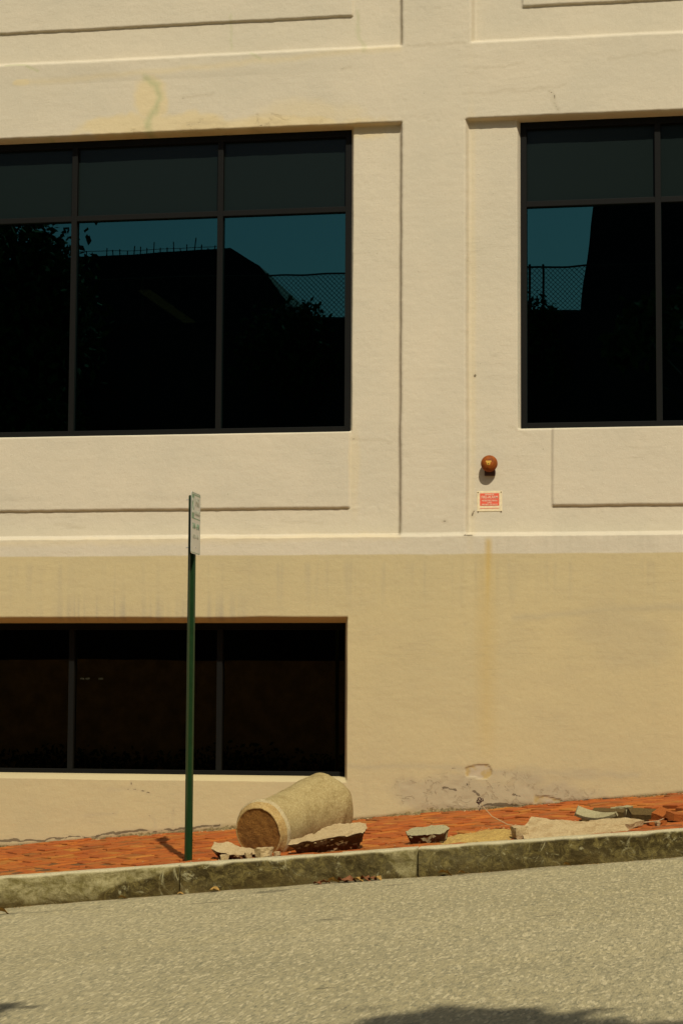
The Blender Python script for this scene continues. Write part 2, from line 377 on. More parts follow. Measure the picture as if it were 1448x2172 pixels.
def kerb():
    prof = [(-2.985, -.30, 0), (-2.985, -.02, 0), (-2.984, .02, 0)]
    # (y, t) across: face foot -> arris -> back of the top
    joints = [-8.2, -5.6, -3.1, -.622, 1.095, 3.35, 5.9, 8.4]
    xs = np.concatenate([np.linspace(-60, -5, 120)[:-1], np.arange(-5, 6, .012), np.linspace(6, 60, 120)[1:]])
    xs = np.sort(np.concatenate([xs]+[[j-.009, j-.006, j+.006, j+.009] for j in joints]))
    n = 34; S = np.linspace(0, 1, n); Pg = np.zeros((n, len(xs), 3)); top = np.zeros((n, len(xs))); foot = top.copy(); pale = top.copy()
    gap = np.min(np.abs(xs[:, None]-np.array(joints)[None]), 1) < .0065
    kt = walk_z(xs, -2.86)+.008; kb = road_z(xs, -2.98)-.03
    for i, s in enumerate(S):
        if s < .62: k = s/.62; y = -2.985+0*xs; z = kb+(kt-.022-kb)*k; a = 1-.3*k
        elif s < .82: th = (s-.62)/.2*math.pi/2; y = -2.985+.030*(1-math.cos(th))+0*xs; z = kt-.022+.022*math.sin(th); a = .45
        else: k = (s-.82)/.18; y = -2.955+.125*k+0*xs; z = kt+0*xs; a = .12
        nz = fbm(xs*5, z*9+3, 30, 5, .55); y = y+a*.012*nz+a*.004*vn(xs*40, z*40, 41)
        z = z+.0014*fbm(xs*6, y*12, 36, 3)*(s > .3)
        y = y+gap*.05*(s < .9); z = z-gap*.02*(s > .7)
        Pg[i, :, 0] = xs; Pg[i, :, 1] = y; Pg[i, :, 2] = z
        top[i] = sst(.60, .72, s+.05*vn(xs*9, 0*xs+s*3, 44)); foot[i] = sst(.38, .08, s+.10*fbm(xs*3, 0*xs, 46, 3))
        diag = sst(.0, .1, (s-.12)-np.clip((xs+1.35)/.75, 0, 1)*.5+.12*fbm(xs*4, s*4+0*xs, 47, 3)) # split scar: the pale part ends in a slanting edge
        pale[i] = np.where(xs < -.622, diag*sst(-2.05, -1.9, xs+.3*s), .10+.15*vn(xs*3, 0*xs+s*2, 50))
        pale[i] = np.where((xs > .86+.25*(.6-s)) & (xs < 1.095), .75, pale[i])
    o = link('kerb', grid_mesh('kerb', Pg, attrs={'top': top, 'foot': foot, 'pale': np.clip(pale, 0, 1)}), m_gran); o['kind'] = 'structure'
kerb()
g = MB().box((-700, -700, -9), (700, 700, -8.5)).build('ground', m_brown); g['kind'] = 'structure'

# ------------------------------------------------------------------ the building
bld = empty('building', (0, 0, 0), 'cream and tan painted concrete building with dark ribbon windows along the sloping street', 'building')
PL, PRt, PRb = .520, 1.118, 1.066        # pilaster edges
ZL, ZS, ZB = 2.545, 6.172, 6.842         # ledge, soffit, band top
W1, W2 = (-5.16, .048), (1.532, 6.72)    # upper windows at the frame
WZ = (3.478, 6.148)
LW, LZ = (-5.16, .032), (.494, 1.822)    # lower window at the frame
FD, LD = .127, .28                       # frame face depth, upper and lower
def axis(a, b, step, must, lo, hi, far):
    base = list(np.arange(lo, hi, step)); pts = set(np.round(must, 5))
    out = [p for p in base if min(abs(p-q) for q in must) > step*.45]+list(pts)
    out += list(np.linspace(a, lo, int((lo-a)/far)+2)[:-1])+list(np.linspace(hi, b, int((b-hi)/far)+2)[1:])
    return np.array(sorted(set(out)))
mx = [PL-.034, PL, PRt, PRt+.030, PRb, PRb+.030, W1[1]-.002, W1[1], W1[1]+.028, W2[0], W2[0]+.002, W2[0]-.026, LW[1], LW[1]-.002, LW[1]+.034, .052, .066, 1.80, 1.81, .055, .07, 1.555, 1.565,
      W1[0], W1[0]+.002, W1[0]-.028, W2[1], W2[1]-.002, W2[1]+.026, LW[0]-.034, -5.632, -5.6, 7.2, 7.23]
mz = [ZL-.001, ZL+.034, ZS, ZS-.016, ZS-.010, ZB, ZB+.028, WZ[0], WZ[0]+.002, WZ[1], WZ[1]-.002, WZ[0]-.014, LZ[0], LZ[0]+.002, LZ[0]-.038, LZ[1], LZ[1]-.002, LZ[1]+.038, 2.802, 2.808, 7.153, 7.159, 7.2, 10.2]
xs = axis(-16, 16, .0125, mx, -3.6, 3.5, .12); zs = axis(-2.2, 12, .0125, mz, -.35, 7.5, .12)
Xg, Zg = np.meshgrid(xs, zs)
def rect_t(x, z, xa, xb, za, zb, wl, wr, wb, wt):
    t = np.minimum(np.clip((x-xa)/wl, 0, 1), np.clip((xb-x)/wr, 0, 1))
    return np.minimum(t, np.minimum(np.clip((z-za)/wb, 0, 1), np.clip((zb-z)/wt, 0, 1)))
D = np.zeros_like(Xg)
rc = .068
bays = [(-5.632, PL, -9, ZS, .03, .034, .02, .016), (PRb, 7.23, -9, ZS, .030, .03, .02, .016), (-5.632, PL, ZB, 99, .03, .034, .028, .02), (PRt, 7.23, ZB, 99, .030, .03, .028, .02),
        (-15, -6.2, -9, ZS, .03, .03, .02, .022), (7.8, 15, -9, ZS, .03, .03, .02, .022)]
for b in bays: D = np.maximum(D, rc*rect_t(Xg, Zg, *b))
pan = [(-5.0, .066, 2.802, 3.6, .014, .014, .006, .01), (1.80, 6.6, 2.802, 3.6, .010, .014, .006, .01), (-5.0, .07, 7.153, 99, .014, .014, .006, .01), (1.555, 6.6, 7.153, 99, .010, .014, .006, .01)]
for b in pan: D = D-.019*rect_t(Xg, Zg, *b)
up = np.clip((Zg-ZL)/.034, 0, 1); D = -.03+(D+.03)*up
# chamfered window openings
def opening(D, win, wz, wl, wr, wb, wt, deep, hole):
    t = rect_t(Xg, Zg, win[0]-wl, win[1]+wr, wz[0]-wb, wz[1]+wt, wl, wr, wb, wt)
    D = np.where(t > 0, D+(deep-D)*t, D)
    inn = (Xg > win[0]+.001) & (Xg < win[1]-.001) & (Zg > wz[0]+.001) & (Zg < wz[1]-.001)
    return np.where(inn, hole, D), inn
D, i1 = opening(D, W1, WZ, .028, .028, .014, .014, FD+.012, .26)
D, i2 = opening(D, W2, WZ, .026, .026, .014, .014, FD+.012, .26)
D, i3 = opening(D, LW, LZ, .034, .034, .038, .038, .05, .44)
inn = i1 | i2 | i3
keep = ~(inn[:-1, :-1] & inn[1:, :-1] & inn[:-1, 1:] & inn[1:, 1:])
wob = np.where(inn, 0, 1)
# uneven hand-finished surfaces and arrises
near = np.exp(-np.minimum.reduce([np.abs(Xg-PL), np.abs(Xg-PRb), np.abs(Zg-ZL), np.abs(Zg-ZS), np.abs(Zg-ZB), np.abs(Zg-2.805), np.abs(Zg-7.156)])/.03)
dx = .0022*fbm(Xg*2.2, Zg*2.6, 1, 4, .6)+near*.0022*vn(Xg*22, Zg*22, 8)
dz = .0026*fbm(Xg*1.7, Zg*2.4, 5, 4, .6)+near*.0022*vn(Xg*18, Zg*20, 9)
dd = .0013*fbm(Xg*1.6, Zg*3.0, 12, 3)+.0004*vn(Xg*6, Zg*26, 13)+.0007*vn(Xg*30, Zg*34, 14)+near*.0014*vn(Xg*40, Zg*40, 15)
edge_win = np.zeros_like(Xg)
fr_ = np.maximum.reduce([rect_t(Xg, Zg, w_[0]-.012, w_[1]+.012, z_[0]-.008, z_[1]+.012, .01, .01, .006, .01) for w_, z_ in ((W1, WZ), (W2, WZ), (LW, LZ))])
k_ = wob*(1-fr_*.9)
# stain masks ------------------------------------------------
def blob(px0, py0, px1, py1, soft=.35, warp=.25, seed=0):
    cx, cz = (X(px0)+X(px1))/2, (Z(py0)+Z(py1))/2; rx, rz = abs(X(px1)-X(px0))/2, abs(Z(py1)-Z(py0))/2
    nz = fbm(Xg*3.1, Zg*3.1, 20+seed, 4, .6)*warp
    d = (np.abs((Xg-cx)/rx)**2.6+np.abs((Zg-cz)/rz)**2.6)**(1/2.6)+nz
    return sst(1+soft/2, 1-soft/2, d)
def seg(pts, off=0, warp=.012, fr=5):
    d = np.full(Xg.shape, 9.)
    wx = Xg+warp*fbm(Xg*fr, Zg*fr, 33+off, 4, .65); wz = Zg+warp*fbm(Xg*fr, Zg*fr, 39+off, 4, .65)
    for (a, b) in zip(pts[:-1], pts[1:]):
        x0, z0, x1, z1 = X(a[0]), Z(a[1]), X(b[0]), Z(b[1]); ex, ez = x1-x0, z1-z0; L2 = ex*ex+ez*ez
        t = np.clip(((wx-x0)*ex+(wz-z0)*ez)/L2, 0, 1); d = np.minimum(d, np.hypot(wx-x0-t*ex, wz-z0-t*ez))
    return d
tanm = sst(.003, -.003, Zg-2.393-.004*fbm(Xg*5, Zg*0, 27, 4))
yellow = np.maximum.reduce([blob(275, 120, 345, 235, .5, .3, 1), blob(180, 222, 470, 290, .35, .3, 2), blob(300, 232, 770, 285, .55, .3, 3), blob(560, 205, 760, 260, .9, .3, 4)*.5,
    blob(15, 124, 55, 139, .3, .2, 5), np.clip(1-seg([(50, 134), (400, 118), (845, 92)], 1)/.045, 0, 1)*.55, np.clip(1-seg([(0, 1146), (845, 1135)], 2)/.05, 0, 1)*.5, blob(990, 255, 1006, 1140, 1., .2, 6)*.35, blob(740, 915, 760, 1085, 1, .2, 7)*.4])
yellow = np.maximum(yellow, blob(375, 240, 475, 278, .12, .18, 8))
green = np.maximum.reduce([np.clip(1-seg([(300, 132), (318, 150), (322, 190), (316, 230), (320, 275)], 3, .035, 4)/.055, 0, 1), np.clip(1-seg([(0, 88), (40, 92), (72, 104)], 4)/.015, 0, 1),
    np.clip(1-seg([(0, 277), (60, 270), (100, 262)], 5)/.028, 0, 1)*.9, np.clip(1-seg([(480, 0), (480, 75)], 6, .01)/.018, 0, 1)*.5, np.clip(1-seg([(752, 0), (757, 60), (768, 97)], 7, .02)/.03, 0, 1)*.55, np.clip(1-seg([(525, 88), (548, 104)], 8)/.02, 0, 1)*.8])
vst = vn(Xg*24, Zg*.9, 17)*.5+vn(Xg*55, Zg*1.6, 18)*.5
gray = np.zeros_like(Xg)
top = 1306
a = sst(Z(1225), Z(1310), Zg)*(Zg > LZ[1])*sst(X(30), X(220), Xg)*sst(X(570), X(500), Xg)
gray = np.maximum(gray, a*np.clip(.25+vst*1.6, 0, 1))
a = sst(Z(1180), Z(1200), Zg)*sst(Z(1330), Z(1200), Zg)*.5; gray = np.maximum(gray, a*np.clip(vst*1.4-.1, 0, 1))
gray = np.maximum(gray, .55*np.clip(1-seg([(1090, 1312), (1180, 1300), (1260, 1292), (1448, 1290)], 9, .02, 2)/.05, 0, 1))
gray = np.maximum(gray, .35*blob(1240, 1290, 1400, 1400, .8, .4, 11))
gray = np.maximum(gray, .55*np.clip(1-seg([(740, 1617), (1000, 1622), (1250, 1628), (1340, 1628)], 10, .02, 3)/.035, 0, 1))
gray = np.maximum(gray, .5*blob(1190, 1614, 1260, 1640, .8, .4, 12)); gray = np.maximum(gray, .4*blob(1085, 1614, 1150, 1645, .8, .4, 13))
gray = np.maximum(gray, .35*(Zg > ZB-.2)*(Zg < ZB)*(Xg < PL)*np.clip(.3+vn(Xg*1.3, Zg*8, 19), 0, 1))
gray = np.maximum(gray, .3*sst(Z(1180), Z(1160), Zg)*(Zg < ZL)*(Xg > 1.3)*np.clip(.2+vst, 0, 1))
gray = np.maximum(gray, .35*np.clip(1-np.abs(Zg-Z(1045))/.05, 0, 1)*(Xg < PL)*np.clip(fbm(Xg*1.5, Zg*6, 40), 0, 1))
rust = np.clip(1-np.abs(Xg-X(1033)-.01*vn(Zg*2, Zg*0, 22))/.045, 0, 1)*sst(ZL+.01, ZL-.06, Zg)*(.35+.65*sst(Z(1330), Z(1180), Zg))*sst(Z(1620), Z(1420), Zg)
rust = np.maximum(rust, .42*np.clip(1-np.abs(Xg-X(1030))/.12, 0, 1)*sst(ZL+.01, ZL-.4, Zg)*sst(Z(1650), Z(1500), Zg))
damage = np.maximum.reduce([.55*blob(375, 236, 475, 278, .3, .4, 30), .6*blob(535, 228, 605, 258, .6, .5, 31), .5*blob(650, 236, 685, 254, .6, .5, 32), .5*blob(255, 246, 310, 272, .6, .5, 33), blob(900, 1640, 1240, 1705, .6, .35, 14), blob(940, 1625, 1180, 1660, .7, .35, 15)*.7, .5*blob(1100, 1690, 1448, 1700, .6, .3, 16)])
peel = np.maximum(blob(943, 1619, 985, 1633, .3, 1.1, 17), np.maximum(blob(985, 1619, 1028, 1636, .25, 1.0, 18), np.maximum(blob(1150, 1672, 1205, 1690, .2, .8, 19), blob(1130, 1690, 1175, 1700, .2, .8, 20))))
hf = Zg-wall_foot(Xg)
moss = np.clip(1.0-hf/np.clip(.030+.055*fbm(Xg*1.2, Zg*0, 23, 3), .014, 1), 0, 1)*(hf < .3)
cracks = [[(0, 1787), (60, 1781), (100, 1784), (150, 1774), (215, 1772), (260, 1762), (290, 1756), (345, 1760), (395, 1752), (430, 1750), (455, 1745), (480, 1743)],
          [(330, 1728), (345, 1738), (349, 1764)], [(383, 1710), (383, 1755)], [(250, 1672), (300, 1668), (335, 1680)], [(290, 1654), (290, 1667)], [(200, 1728), (265, 1722)],
          [(1020, 1697), (1060, 1691), (1100, 1696), (1160, 1692), (1205, 1684), (1260, 1678), (1330, 1680), (1448, 1676)],
          [(945, 1620), (985, 1619), (1025, 1622), (1022, 1636), (985, 1638), (960, 1632)], [(940, 1660), (965, 1666)], [(1040, 1690), (1110, 1695), (1150, 1688)],
          [(1165, 205), (1172, 215), (1170, 228), (1180, 246)], [(985, 203), (1100, 200), (1200, 192)], [(850, 1010), (852, 1012)], [(745, 927), (790, 932), (830, 938)],
          [(1080, 905), (1095, 912), (1112, 922)], [(390, 240), (450, 238), (475, 246)], [(545, 250), (590, 243)], [(1005, 148), (1110, 144)], [(380, 180), (450, 177)],
          [(985, 1320), (990, 1321)], [(120, 1104), (180, 1110)], [(600, 1100), (680, 1106)], [(865, 94), (900, 92), (985, 93)], [(720, 135), (740, 134)], [(1290, 140), (1448, 128)], [(986, 1131), (999, 1136)], [(1003, 1084), (1000, 1092)], [(1007, 795), (1004, 801)], [(943, 1106), (947, 1107)], [(1000, 1665), (1012, 1672)], [(985, 1648), (992, 1656)], [(1085, 1668), (1100, 1671)]]
crk = np.full(Xg.shape, 1.)
for k, c in enumerate(cracks):
    wgt = 0 if k in (0, 6, 8, 9) or k > 24 else .0065 if k in (1, 2, 3, 4, 5) else .004 if k == 10 else .0085
    crk = np.minimum(crk, seg(c, k, .014, 7)+wgt)
# crumbling: the skin steps back below the long cracks at the foot and in the peeled spots
dd = dd+.010*moss*wob+.003*peel+.004*damage*np.clip(fbm(Xg*9, Zg*9, 50, 4), 0, 1)
Px = Xg+dx*k_; Pz = Zg+dz*k_; Py = D+dd*k_
me = grid_mesh('wall', np.stack([Px, Py, Pz], -1), keep, dict(tan=tanm, yellow=np.clip(yellow, 0, 1), green=green, rust=rust, gray=gray, damage=damage, moss=moss, crack=crk, peel=peel))
link('wall', me, m_wall, bld)
MB().box((-16, .45, -2.2), (-15.9, 9, 12)).box((15.9, .32, -2.2), (16, 9, 12)).box((-16, .3, 11.9), (16, 9, 12)).box((-16, 8.9, -2.2), (16, 9, 11.9)).build('rear_wall', m_room, bld)
MB().box((-15.9, .31, 2.55), (15.9, 8.9, 2.75)).box((-15.9, .31, 6.3), (15.9, 8.9, 6.6)).build('floor_slab', m_room, bld)

def window(win, wz, fd, mulls, transom=None, bw=.05, head=.058):
    fr = MB(); x0, x1 = win[0], win[1]-.0015; z0, z1 = wz[0]+.0005, wz[1]-.0005; bk = fd+.10
    x0 += .0015
    fr.box((x0, fd, z0), (x0+bw, bk, z1)); fr.box((x1-bw, fd, z0), (x1, bk, z1))
    fr.box((x0+bw, fd, z1-head), (x1-bw, bk, z1)); fr.box((x0+bw, fd, z0), (x1-bw, bk, z0+bw*.9))
    edges = [x0+bw]+[mm for m_ in mulls for mm in (m_-bw/2, m_+bw/2)]+[x1-bw]
    for m_ in mulls: fr.box((m_-bw/2, fd, z0+bw*.9), (m_+bw/2, bk, z1-head))
    spans = list(zip(edges[::2], edges[1::2]))
    if transom:
        for a, b in spans: fr.box((a, fd+.001, transom-.024), (b, bk, transom+.024))
    o = fr.build('window', m_frame, bld, bevel=.0025)
    gy = fd+.044
    for a, b in spans:
        if transom:
            MB().box((a-.005, gy, z0+bw*.85), (b+.005, gy+.006, transom-.02)).build('pane', m_glass, o)
            s = MB().box((a-.005, gy, transom+.02), (b+.005, gy+.006, z1-head+.005)).build('spandrel_panel', m_span, o)
        else: MB().box((a-.005, gy, z0+bw*.85), (b+.005, gy+.006, z1-head+.005)).build('pane', m_glass2, o)
window(W1, WZ, FD, [-3.82, -2.475, -1.130], 5.443)
window(W2, WZ, FD, [2.705, 4.05, 5.395], 5.428)
window(LW, (LZ[0]-.006, LZ[1]), LD, [-3.82, -2.480, -1.130], None)

# ------------------------------------------------------------------ fire bell and its notice
fy = rc
bell = empty('fire_alarm_bell', (1.273, fy, 3.165), 'rust red round alarm bell with yellow mark above the red notice', 'alarm bell')
MB().box((-.045, -.030, -.10), (.045, 0, .03)).build('backplate', m_rustd, bell, bevel=.006)
MB().box((-.024, -.058, -.062), (.024, -.029, .02)).build('striker_box', m_rustd, bell, bevel=.006)
MB().lathe([(0, .004), (-.0, .016), (-.05, .016)], 14, '-y', (0, -.10, 0)).build('spindle', m_rustd, bell)
prof = [(.062, .066), (.060, .0705), (.066, .0715), (.072, .0700), (.088, .0655), (.101, .057), (.111, .044), (.117, .029), (.1195, .014), (.120, .001)]
MB().lathe(prof, 48, '-y').build('gong', m_rusty, bell, smooth=True)
b = MB()
shp = [(-.024, .020), (.024, .020), (.024, .008), (.017, .004), (.015, -.010), (.008, -.018), (-.008, -.018), (-.015, -.010), (-.017, .004), (-.024, .008)]
dome = lambda x, z: -(.1205-.19*(x*x+z*z)/.07)-.0016
n = len(shp); b.v = [(x, dome(x, z), z) for x, z in shp]+[(x, dome(x, z)+.004, z) for x, z in shp]+[(0, dome(0, 0), .002)]
b.f = [(2*n, (k+1) % n, k) for k in range(n)]+[(k, (k+1) % n, n+(k+1) % n, n+k) for k in range(n)]
dec = b.build('decal', m_yell, bell)
MB().lathe([(.1195, .0045), (.1262, .0045), (.1275, .002)], 12, '-y', (0, 0, -.006)).build('bolt', m_rustd, bell)

def text_mesh(name, s, size, mat, parent, loc, rot, ext=.0006, sx=1., bold=0.):
    cu = bpy.data.curves.new(name, 'FONT'); cu.body = s; cu.size = size; cu.align_x = 'CENTER'; cu.align_y = 'CENTER'; cu.extrude = ext; cu.offset = bold
    t = bpy.data.objects.new('tmp', cu); C.objects.link(t); dg = bpy.context.evaluated_depsgraph_get()
    me = bpy.data.meshes.new_from_object(t.evaluated_get(dg)); bpy.data.objects.remove(t); bpy.data.curves.remove(cu)
    o = link(name, me, mat, parent); o.location = loc; o.rotation_euler = rot; o.scale = (sx, 1, 1); return o
pq = empty('alarm_notice', (1.269, fy, 2.849), 'small cream and salmon red fire alarm notice screwed to the wall below the bell', 'sign')
bd = MB().box((-.107, -.005, -.087), (.107, -.0, .087)).build('board', m_cream, pq, bevel=.002)
MB().box((-.082, -.0065, -.038), (.082, -.0045, .068)).box((-.082, -.0065, -.062), (.082, -.0045, -.058)).build('red_panel', m_red, pq)
RX = (R(90), 0, 0)
for s, zz, sz_, k in (('SPRINKLER', .056, .0165, 1.), ('FIRE-ALARM', .034, .031, .86), ('WHEN BELL RINGS', .0035, .0145, 1.08), ('CALL', -.012, .0145, 1.1), ('FIRE DEPT. OR POLICE', -.028, .0135, 1.)):
    text_mesh('lettering', s, sz_, m_letter, pq, (0, -.0072, zz), RX, sx=k, bold=.0006)
MB().box((-.055, -.0075, .0158), (.055, -.0062, .0172)).build('rule_line', m_letter, pq)
for sx in (-1, 1):
    for sz in (-1, 1):
        q = MB().lathe([(.004, .0045), (.0085, .0045), (.009, .002)], 10, '-y').build('screw', m_rustd, pq); q.location = (sx*.0985, 0, sz*.077-(.012 if sz < 0 else 0)+.0)

# ------------------------------------------------------------------ sign on its channel post
post = empty('parking_sign', (-.643, -2.678, 0), 'green steel channel post with a narrow weathered parking sign seen nearly edge on', 'street sign')
b = MB()
t_ = .003
sec = [(-.026, -.030), (-.010, -.030), (-.006, -.004+.0), (-.006, .004), (-.010, .030), (-.026, .030), (-.026, .027), (-.013, .027), (-.0, .006), (.0, -.006)]
sec = [(.014, -.040), (.014, -.024), (-.014, -.014), (-.014, .014), (.014, .024), (.014, .040), (.0165, .040), (.0165, .022), (-.0112, .0115), (-.0112, -.0115), (.0165, -.022), (.0165, -.040)]
# channel section: x across the view, y along the kerb normal, turned a little so both flanges show
ca, sa = math.cos(R(-24)), math.sin(R(-24)); sec = [(x*ca-y*sa, x*sa+y*ca) for x, y in sec]
n = len(sec)
for z in (-.35, 2.66): b.v += [(x, y, z) for x, y in sec]
b.f = [(k, (k+1) % n, n+(k+1) % n, n+k) for k in range(n)]+[(n+0, n+1, n+10, n+11), (n+1, n+2, n+9, n+10), (n+2, n+3, n+8, n+9), (n+3, n+4, n+7, n+8), (n+4, n+5, n+6, n+7)]
b.build('post', m_green, post)
def rounded(w, h, r, k=5):
    p = []
    for cx, cy, a0 in ((w-r, h-r, 0), (-w+r, h-r, 90), (-w+r, -h+r, 180), (w-r, -h+r, 270)):
        for i in range(k+1): a = R(a0+90*i/k); p.append((cx+r*math.cos(a), cy+r*math.sin(a)))
    return p
def plate_mb(w, h, r, x0, x1, cy=0, cz=0):
    b = MB(); p = rounded(w, h, r); n = len(p); b.v = [(x0, y+cy, z+cz) for y, z in p]+[(x1, y+cy, z+cz) for y, z in p]
    b.f = [tuple(range(n))[::-1], tuple(n+k for k in range(n))]+[(k, (k+1) % n, n+(k+1) % n, n+k) for k in range(n)]; return b
sg = plate_mb(.1525, .2285, .02, .020, .0225).build('sign_plate', m_signw, post); sg.location = (.0135, 0, 2.452); sg.rotation_euler = (0, 0, R(1.5))
# printed border and green header
def ring(w, h, r, th, x0, cz=0):
    b = MB(); A = rounded(w, h, r); B = rounded(w-th, h-th, max(r-th, .002)); n = len(A)
    b.v = [(x0, y, z+cz) for y, z in A]+[(x0, y, z+cz) for y, z in B]; b.f = [(k, (k+1) % n, n+(k+1) % n, n+k) for k in range(n)]; return b
ring(.146, .222, .017, .004, .0231).build('border', m_signg, sg)
hd = MB(); hd.v = [(.0233, -.138, .030), (.0233, .138, .030), (.0233, .138, .037), (.0233, -.060, .037), (.0233, -.060, .205), (.0233, .138, .205), (.0233, .138, .212), (.0233, -.138, .212)]
hd.f = [(0, 1, 2, 3), (3, 4, 7, 0), (4, 5, 6, 7)]; hd.build('header_band', m_signg, sg)
RS = (R(90), 0, R(90))
text_mesh('lettering', '2', .15, m_signw, sg, (.0238, -.099, .122), RS, sx=.85, bold=.003)
text_mesh('lettering', 'HR', .085, m_signd, sg, (.0236, .042, .155), RS, sx=1.1, bold=.002)
text_mesh('lettering', 'PARKING', .05, m_signd, sg, (.0236, .040, .075), RS, sx=.8, bold=.001)
text_mesh('lettering', '7AM - 6PM', .060, m_signg, sg, (.0236, 0, -.025), RS, sx=.8, bold=.0005)
text_mesh('lettering', 'MON - FRI', .045, m_signd, sg, (.0236, 0, -.10), RS, sx=.9)
for zz in (.178, -.178):
    bb = MB().bar((-.036, 0, 0), (.040, 0, 0), .0042, 8).build('bolt', m_steel, post); bb.location = (0, -.002, 2.452+zz)

# ------------------------------------------------------------------ stones
def rock(name, outline, h, mat, seed, under=.8, rough=.02, cuts=4, uz=0, soil_shade=False):
    """outline (x,y) in metres round the origin, top at h; the foot is drawn in by `under` (undercut)"""
    bm = bmesh.new(); n = len(outline)
    tp = [bm.verts.new((x, y, h)) for x, y in outline]; bt = [bm.verts.new((x*under, y*under+uz, 0)) for x, y in outline]
    bm.faces.new(tp); bm.faces.new(bt[::-1])
    for k in range(n): bm.faces.new((bt[k], bt[(k+1) % n], tp[(k+1) % n], tp[k]))
    bmesh.ops.triangulate(bm, faces=bm.faces)
    for _ in range(cuts):
        ln = [e for e in bm.edges if e.calc_length() > .03]
        if not ln: break
        bmesh.ops.subdivide_edges(bm, edges=ln, cuts=1, use_grid_fill=False); bmesh.ops.triangulate(bm, faces=bm.faces)
    off = Vector((seed*7.1, seed*3.3, seed*1.7)); bm.normal_update()
    for vv in bm.verts:
        c = vv.co; k = 1 if abs(vv.normal.z) < .8 else .25
        vv.co = c+mn.noise_vector(c*14+off)*rough*k*.6+mn.noise_vector(c*42+off)*rough*.3*k
    bm.normal_update()
    if soil_shade:  # shade painted into the colour of faces that point down
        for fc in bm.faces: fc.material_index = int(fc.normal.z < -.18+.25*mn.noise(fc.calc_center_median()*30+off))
    me = bpy.data.meshes.new(name); bm.to_mesh(me); bm.free()
    return link(name, me, [mat, m_undershade] if soil_shade else mat)
def put(o, x, y, dz=0, rz=0, rx=0, ry=0):
    o.location = (x, y, float(walk_z(x, y))+walk_bumps(x, y)+dz); o.rotation_euler = (R(2)+rx, -.088+ry, rz); return o

# the fallen column piece: a flared drum lying on its side
ax = Vector((.35, .95, .165)); L_ = ax.length; ax.normalize()
def drum():
    prof = [(.008, .0), (.008, .176), (.003, .184), (.0, .190), (.008, .195), (.028, .200), (.046, .209), (.058, .222), (.072, .233), (.086, .235), (.098, .229), (.108, .219), (.17, .218), (.30, .221), (.45, .227), (.60, .243), (.74, .258), (.86, .267), (.94, .262), (1.0, .240), (1.03, .19), (1.045, .09), (1.045, 0)]
    pr = []
    for (a, b) in zip(prof[:-1], prof[1:]):
        k = max(1, int(max(abs(b[0]-a[0]), abs(b[1]-a[1]))/.018))
        pr += [(a[0]+(b[0]-a[0])*i/k, a[1]+(b[1]-a[1])*i/k) for i in range(k)]
    pr.append(prof[-1]); n = 90; v = []; f = []
    z_ = ax; x_ = z_.cross(Vector((0, 0, 1))).normalized(); y_ = x_.cross(z_)
    for s, r in pr:
        for k in range(n):
            t = 2*math.pi*k/n; r1 = r*1.0; p = Vector((math.cos(t), math.sin(t), 0)); q = Vector((p.x*r, p.y*r, s))
            nz = mn.noise(q*5)*.008+mn.noise(q*17)*.004+mn.noise(q*50)*.0022
            if s > .8: nz += mn.noise(q*7+Vector((3, 1, 2)))*.02
            rr = r1+nz*(1 if r > .1 else 0); s2 = s+(mn.noise(q*22)*.006 if s < .05 else 0)+(mn.noise(q*9)*.02 if s > .95 else 0)
            v.append(tuple(x_*(p.x*rr)+y_*(p.y*rr)+z_*s2))
    m_ = len(pr)
    rim = []; body = []; face = []; lip = []
    for j in range(m_-1):
        for k in range(n):
            q = (j*n+k, j*n+(k+1) % n, (j+1)*n+(k+1) % n, (j+1)*n+k)
            (face if pr[j][1] < .183 and pr[j][0] < .05 else rim if pr[j][0] < .057 else lip if pr[j][0] < .106 else body).append(q)
    return v, body, face, rim, lip
v, body, face, rim, lip = drum()
m_face = stone_mat('rusty brown stone', (.25, .108, .020), (.17, .070, .012), (.08, .03, .006), .5, 26)
m_lip = stone_mat('pale stone lip', (.50, .39, .20), (.38, .28, .12), (.26, .17, .05), .4, 30)
m_rim = stone_mat('ochre stone', (.46, .31, .115), (.36, .22, .065), (.24, .13, .03), .5, 24)
col = empty('column_drum', (-.144, -2.55, .010), 'large fallen stone column drum lying on its side below the low window', 'column fragment')
def sub(v, f):
    used = sorted({i for q in f for i in q}); mp = {o: i for i, o in enumerate(used)}
    return [v[i] for i in used], [tuple(mp[i] for i in q) for q in f]
for nm, fs, mt in (('shaft', body, m_drum), ('rim', rim, m_rim), ('lip', lip, m_lip), ('end_face', face, m_face)):
    vv, ff = sub(v, fs); me = mesh_from(nm, vv, ff, True); bm = bmesh.new(); bm.from_mesh(me); bmesh.ops.recalc_face_normals(bm, faces=bm.faces)
    bm.to_mesh(me); bm.free(); o = link(nm, me, mt, col); o.location = (0, 0, .168)
poly = lambda *p: list(p)
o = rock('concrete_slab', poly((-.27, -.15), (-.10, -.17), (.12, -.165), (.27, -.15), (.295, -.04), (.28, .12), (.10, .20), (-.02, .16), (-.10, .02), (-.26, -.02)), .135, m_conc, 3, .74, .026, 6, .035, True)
put(o, .405, -2.62, -.005, R(6), R(10), R(-4)); tag(o, 'largest broken concrete slab with dark undercut front, right of the fallen drum', 'concrete slab')
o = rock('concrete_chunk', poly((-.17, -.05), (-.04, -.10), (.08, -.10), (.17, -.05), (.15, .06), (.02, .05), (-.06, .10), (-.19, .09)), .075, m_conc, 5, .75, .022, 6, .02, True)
put(o, -.28, -2.68, -.005, R(-3), R(16), R(10)); tag(o, 'tan concrete chunk lying against the dark end face of the drum', 'concrete chunk')
